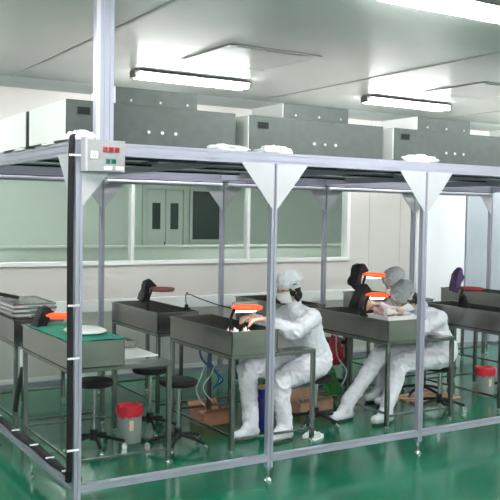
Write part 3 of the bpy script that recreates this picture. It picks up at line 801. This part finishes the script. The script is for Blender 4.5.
    # collar
    nk=V(J['neck']); ax=(H(-.01,0,-.06)-nk).normalized()
    b=nb(); u,w2=frame_of(ax); N=24; R=[]
    for rr,z in ((.070,-.01),(.068,.02),(.073,.042),(.064,.040),(.058,.01)):
        R.append([b.verts.new(nk+ax*z+(u*math.cos(2*PI*i/N)+w2*math.sin(2*PI*i/N))*rr) for i in range(N)])
    for a_,c_ in zip(R,R[1:]):
        for i in range(N): b.faces.new((a_[i],a_[(i+1)%N],c_[(i+1)%N],c_[i]))
    ob('collar',b,M['suit'],body)
    # shoes
    for s in ('l','r'):
        a=V(J['an_'+s]);to=V(J['to_'+s]); d=(to-a); d.z=0; d.normalize()
        b=nb(); sz=min(a.z,to.z)
        gz=J.get('ground_'+s,0.)
        heel=V((a.x,a.y,gz+.052))-d*.03
        chain(b,[lerp(a,J['kn_'+s],.35),a+V((0,0,.04)),V((a.x,a.y,gz+.07)),heel],[.070,.062,.056,.050])
        chain(b,[heel,heel+d*.10,heel+d*.21],[.046,.046,.038]); 
        chain(b,[a+V((0,0,.01)),heel+d*.12+V((0,0,.012))],[.058,.044])
        remesh('shoe_cover',b,M['suit'],body,.008,5,wr=.006,wscale=16,seed=seed+3)
        b=nb(); n=24; u=V((-d.y,d.x,0)); pl=[]
        for i in range(n):
            t_=2*PI*i/n; x=.135*math.cos(t_)+.085; y=.045*math.sin(t_)*(1+.12*math.cos(t_)); pl.append(V((heel.x,heel.y,gz+.001))+d*x+u*y)
        prism(b,pl,(0,0,.016)); ob('shoe_sole',b,M['sole'],body)
    # cap : soft domed crown over an elastic band
    b=nb(); ell(b,H(-.012,0,.082),.108,.094,.072,Rm); ell(b,H(-.060,0,.060),.080,.086,.066,Rm); ell(b,H(.020,0,.062),.080,.082,.048,Rm)
    remesh('cap',b,cap_m,body,.006,5,wr=.007,wscale=22,seed=seed)
    b=nb(); N=40; R=[]
    for r_,z in ((.094,.026),(.101,.030),(.103,.042),(.101,.056),(.092,.060)):
        R.append([b.verts.new(H(-.010+r_*math.cos(2*PI*i/N),r_*.86*math.sin(2*PI*i/N),z-.022*(.5-.5*math.cos(2*PI*i/N))-.008)) for i in range(N)])
    for a_,c_ in zip(R,R[1:]):
        for i in range(N): b.faces.new((a_[i],a_[(i+1)%N],c_[(i+1)%N],c_[i]))
    ob('cap_band',b,cap_m,body)
    # hair : close fitting shell from under cap to nape plus side locks
    b=nb()
    ell(b,H(-.020,0,.022),.089,.082,.086,Rm); ell(b,H(-.022,0,-.012),.072,.088,.064,Rm); ell(b,H(-.045,0,-.062),.058,.068,.056,Rm)
    for s in (-1,1): chain(b,[H(.040,s*.070,.03),H(.024,s*.078,-.01),H(-.006,s*.074,-.06),H(-.03,s*.055,-.10)],[.010,.012,.014,.016],10)
    for v in b.verts: pass
    remesh('hair',b,M['hair'],body,.007,3,wr=.003,wscale=30,seed=seed)
    # mask
    b=nb(); R=[]; n1,n2=12,10
    for i in range(n1+1):
        u_=i/n1*2-1; ring=[]
        for j in range(n2+1):
            v_=j/n2; z=.002-.092*v_; a=u_*1.02
            rad=.096+.026*math.sin(PI*min(1,v_*1.15))*(1-abs(u_)**1.5)+.012*(1-abs(u_)**2)-.012*v_
            ring.append(b.verts.new(H(.002+rad*math.cos(a)*1.0-.006,.076*math.sin(a)*1.12,z+.004*math.sin(v_*18)*0)))
        R.append(ring)
    for i in range(n1):
        for j in range(n2): b.faces.new((R[i][j],R[i+1][j],R[i+1][j+1],R[i][j+1]))
    mk=ob('face_mask',b,M['maskm'],body); s_=mk.modifiers.new('s','SOLIDIFY'); s_.thickness=.002
    for s in (-1,1):
        b=nb(); tube(b,[H(.058,s*.070,-.005),H(.02,s*.083,.008),H(-.012,s*.088,.02)],.0018,seg=6,res=4)
        tube(b,[H(.05,s*.068,-.075),H(.015,s*.078,-.05),H(-.015,s*.086,-.02)],.0018,seg=6,res=4)
        ob('ear_loop',b,M['maskm'],mk)
        b=nb(); ell(b,H(.0745,s*.032,.018),.010,.014,.007,Rm); ob('eye',b,M['eye'],body)
    return body

def headrot(yaw,pitch,roll=0):   # yaw about z (0 = +X), pitch>0 looks down
    return (Matrix.Rotation(yaw,3,'Z') @ Matrix.Rotation(pitch,3,'Y') @ Matrix.Rotation(roll,3,'X'))

p1=dict(pelvis=(2.58,1.12,.60),chest=(2.43,1.11,.92),neck=(2.36,1.10,1.06),head=(2.295,1.10,1.225),
  sh_l=(2.42,.92,.995),sh_r=(2.42,1.29,.995),el_l=(2.20,.88,.885),el_r=(2.20,1.30,.87),wr_l=(1.94,.92,1.00),wr_r=(1.95,1.12,1.00),
  hd_l=(-1,.12,.0),hd_r=(-1,-.25,0.05),th_l=-1,th_r=1,
  hip_l=(2.50,1.00,.56),hip_r=(2.50,1.22,.57),kn_l=(2.07,.88,.49),kn_r=(1.91,1.14,.55),an_l=(2.10,.83,.12),an_r=(1.89,1.02,.12),to_l=(1.97,.80,.05),to_r=(1.75,.98,.05))
make_person('worker in white coverall, cap and face mask seated at the middle bench',p1,headrot(PI,.28),M['capw'],2)
p2=dict(pelvis=(4.00,1.02,.60),chest=(3.82,1.00,.85),neck=(3.67,.99,1.01),head=(3.52,.98,1.115),
  sh_l=(3.78,.81,.93),sh_r=(3.80,1.18,.94),el_l=(3.62,.84,.84),el_r=(3.62,1.19,.90),wr_l=(3.42,.90,.985),wr_r=(3.42,1.05,.995),
  hd_l=(-1,.1,.0),hd_r=(-1,-.15,0),th_l=-1,th_r=1,
  hip_l=(3.90,.91,.56),hip_r=(3.90,1.12,.57),kn_l=(3.43,.93,.52),kn_r=(3.34,1.12,.57),an_l=(3.24,.88,.12),an_r=(2.99,1.14,.13),to_l=(3.10,.85,.05),to_r=(2.86,1.12,.06))
make_person('worker in white coverall and grey cap bent low over the right bench',p2,headrot(PI,.85),M['capg'],5)
p3=dict(pelvis=(4.30,1.60,.60),chest=(4.12,1.58,.88),neck=(4.00,1.57,1.06),head=(3.90,1.56,1.19),
  sh_l=(4.10,1.40,.96),sh_r=(4.10,1.76,.96),el_l=(3.88,1.42,.86),el_r=(3.88,1.74,.86),wr_l=(3.62,1.46,1.00),wr_r=(3.62,1.62,1.00),
  hd_l=(-1,.1,0),hd_r=(-1,-.15,0),th_l=-1,th_r=1,
  hip_l=(4.22,1.48,.56),hip_r=(4.22,1.66,.57),kn_l=(3.80,1.44,.55),kn_r=(3.80,1.62,.55),an_l=(3.78,1.44,.12),an_r=(3.78,1.61,.12),to_l=(3.64,1.43,.05),to_r=(3.64,1.60,.05))
make_person('rear worker with grey cap mostly hidden behind the bent over worker',p3,headrot(PI,.55),M['capg'],9)

# ------------------------------------------------------------------ camera
cam=bpy.data.cameras.new('camera'); co=bpy.data.objects.new('camera',cam); C.objects.link(co)
yaw,pitch,roll,f=.5505,-.0431,.0163,838.2
fw=V((math.sin(yaw)*math.cos(pitch),math.cos(yaw)*math.cos(pitch),math.sin(pitch)))
r=V((math.cos(yaw),-math.sin(yaw),0)); u=r.cross(fw)
r2=r*math.cos(roll)+u*math.sin(roll); u2=-r*math.sin(roll)+u*math.cos(roll)
mw=Matrix((r2,u2,-fw)).transposed().to_4x4(); mw.translation=V((-1.7613,-4.8589,1.867)); co.matrix_world=mw
cam.sensor_width=36; cam.lens=36*f/500; cam.clip_start=.05; cam.clip_end=60
sc=bpy.context.scene; sc.camera=co
w=bpy.data.worlds.new('world'); sc.world=w; w.use_nodes=True
w.node_tree.nodes['Background'].inputs['Color'].default_value=(.6,.65,.65,1); w.node_tree.nodes['Background'].inputs['Strength'].default_value=.3
vs=sc.view_settings; vs.view_transform='Standard'; vs.look='None'; vs.gamma=1; vs.use_curve_mapping=False; vs.exposure=.95
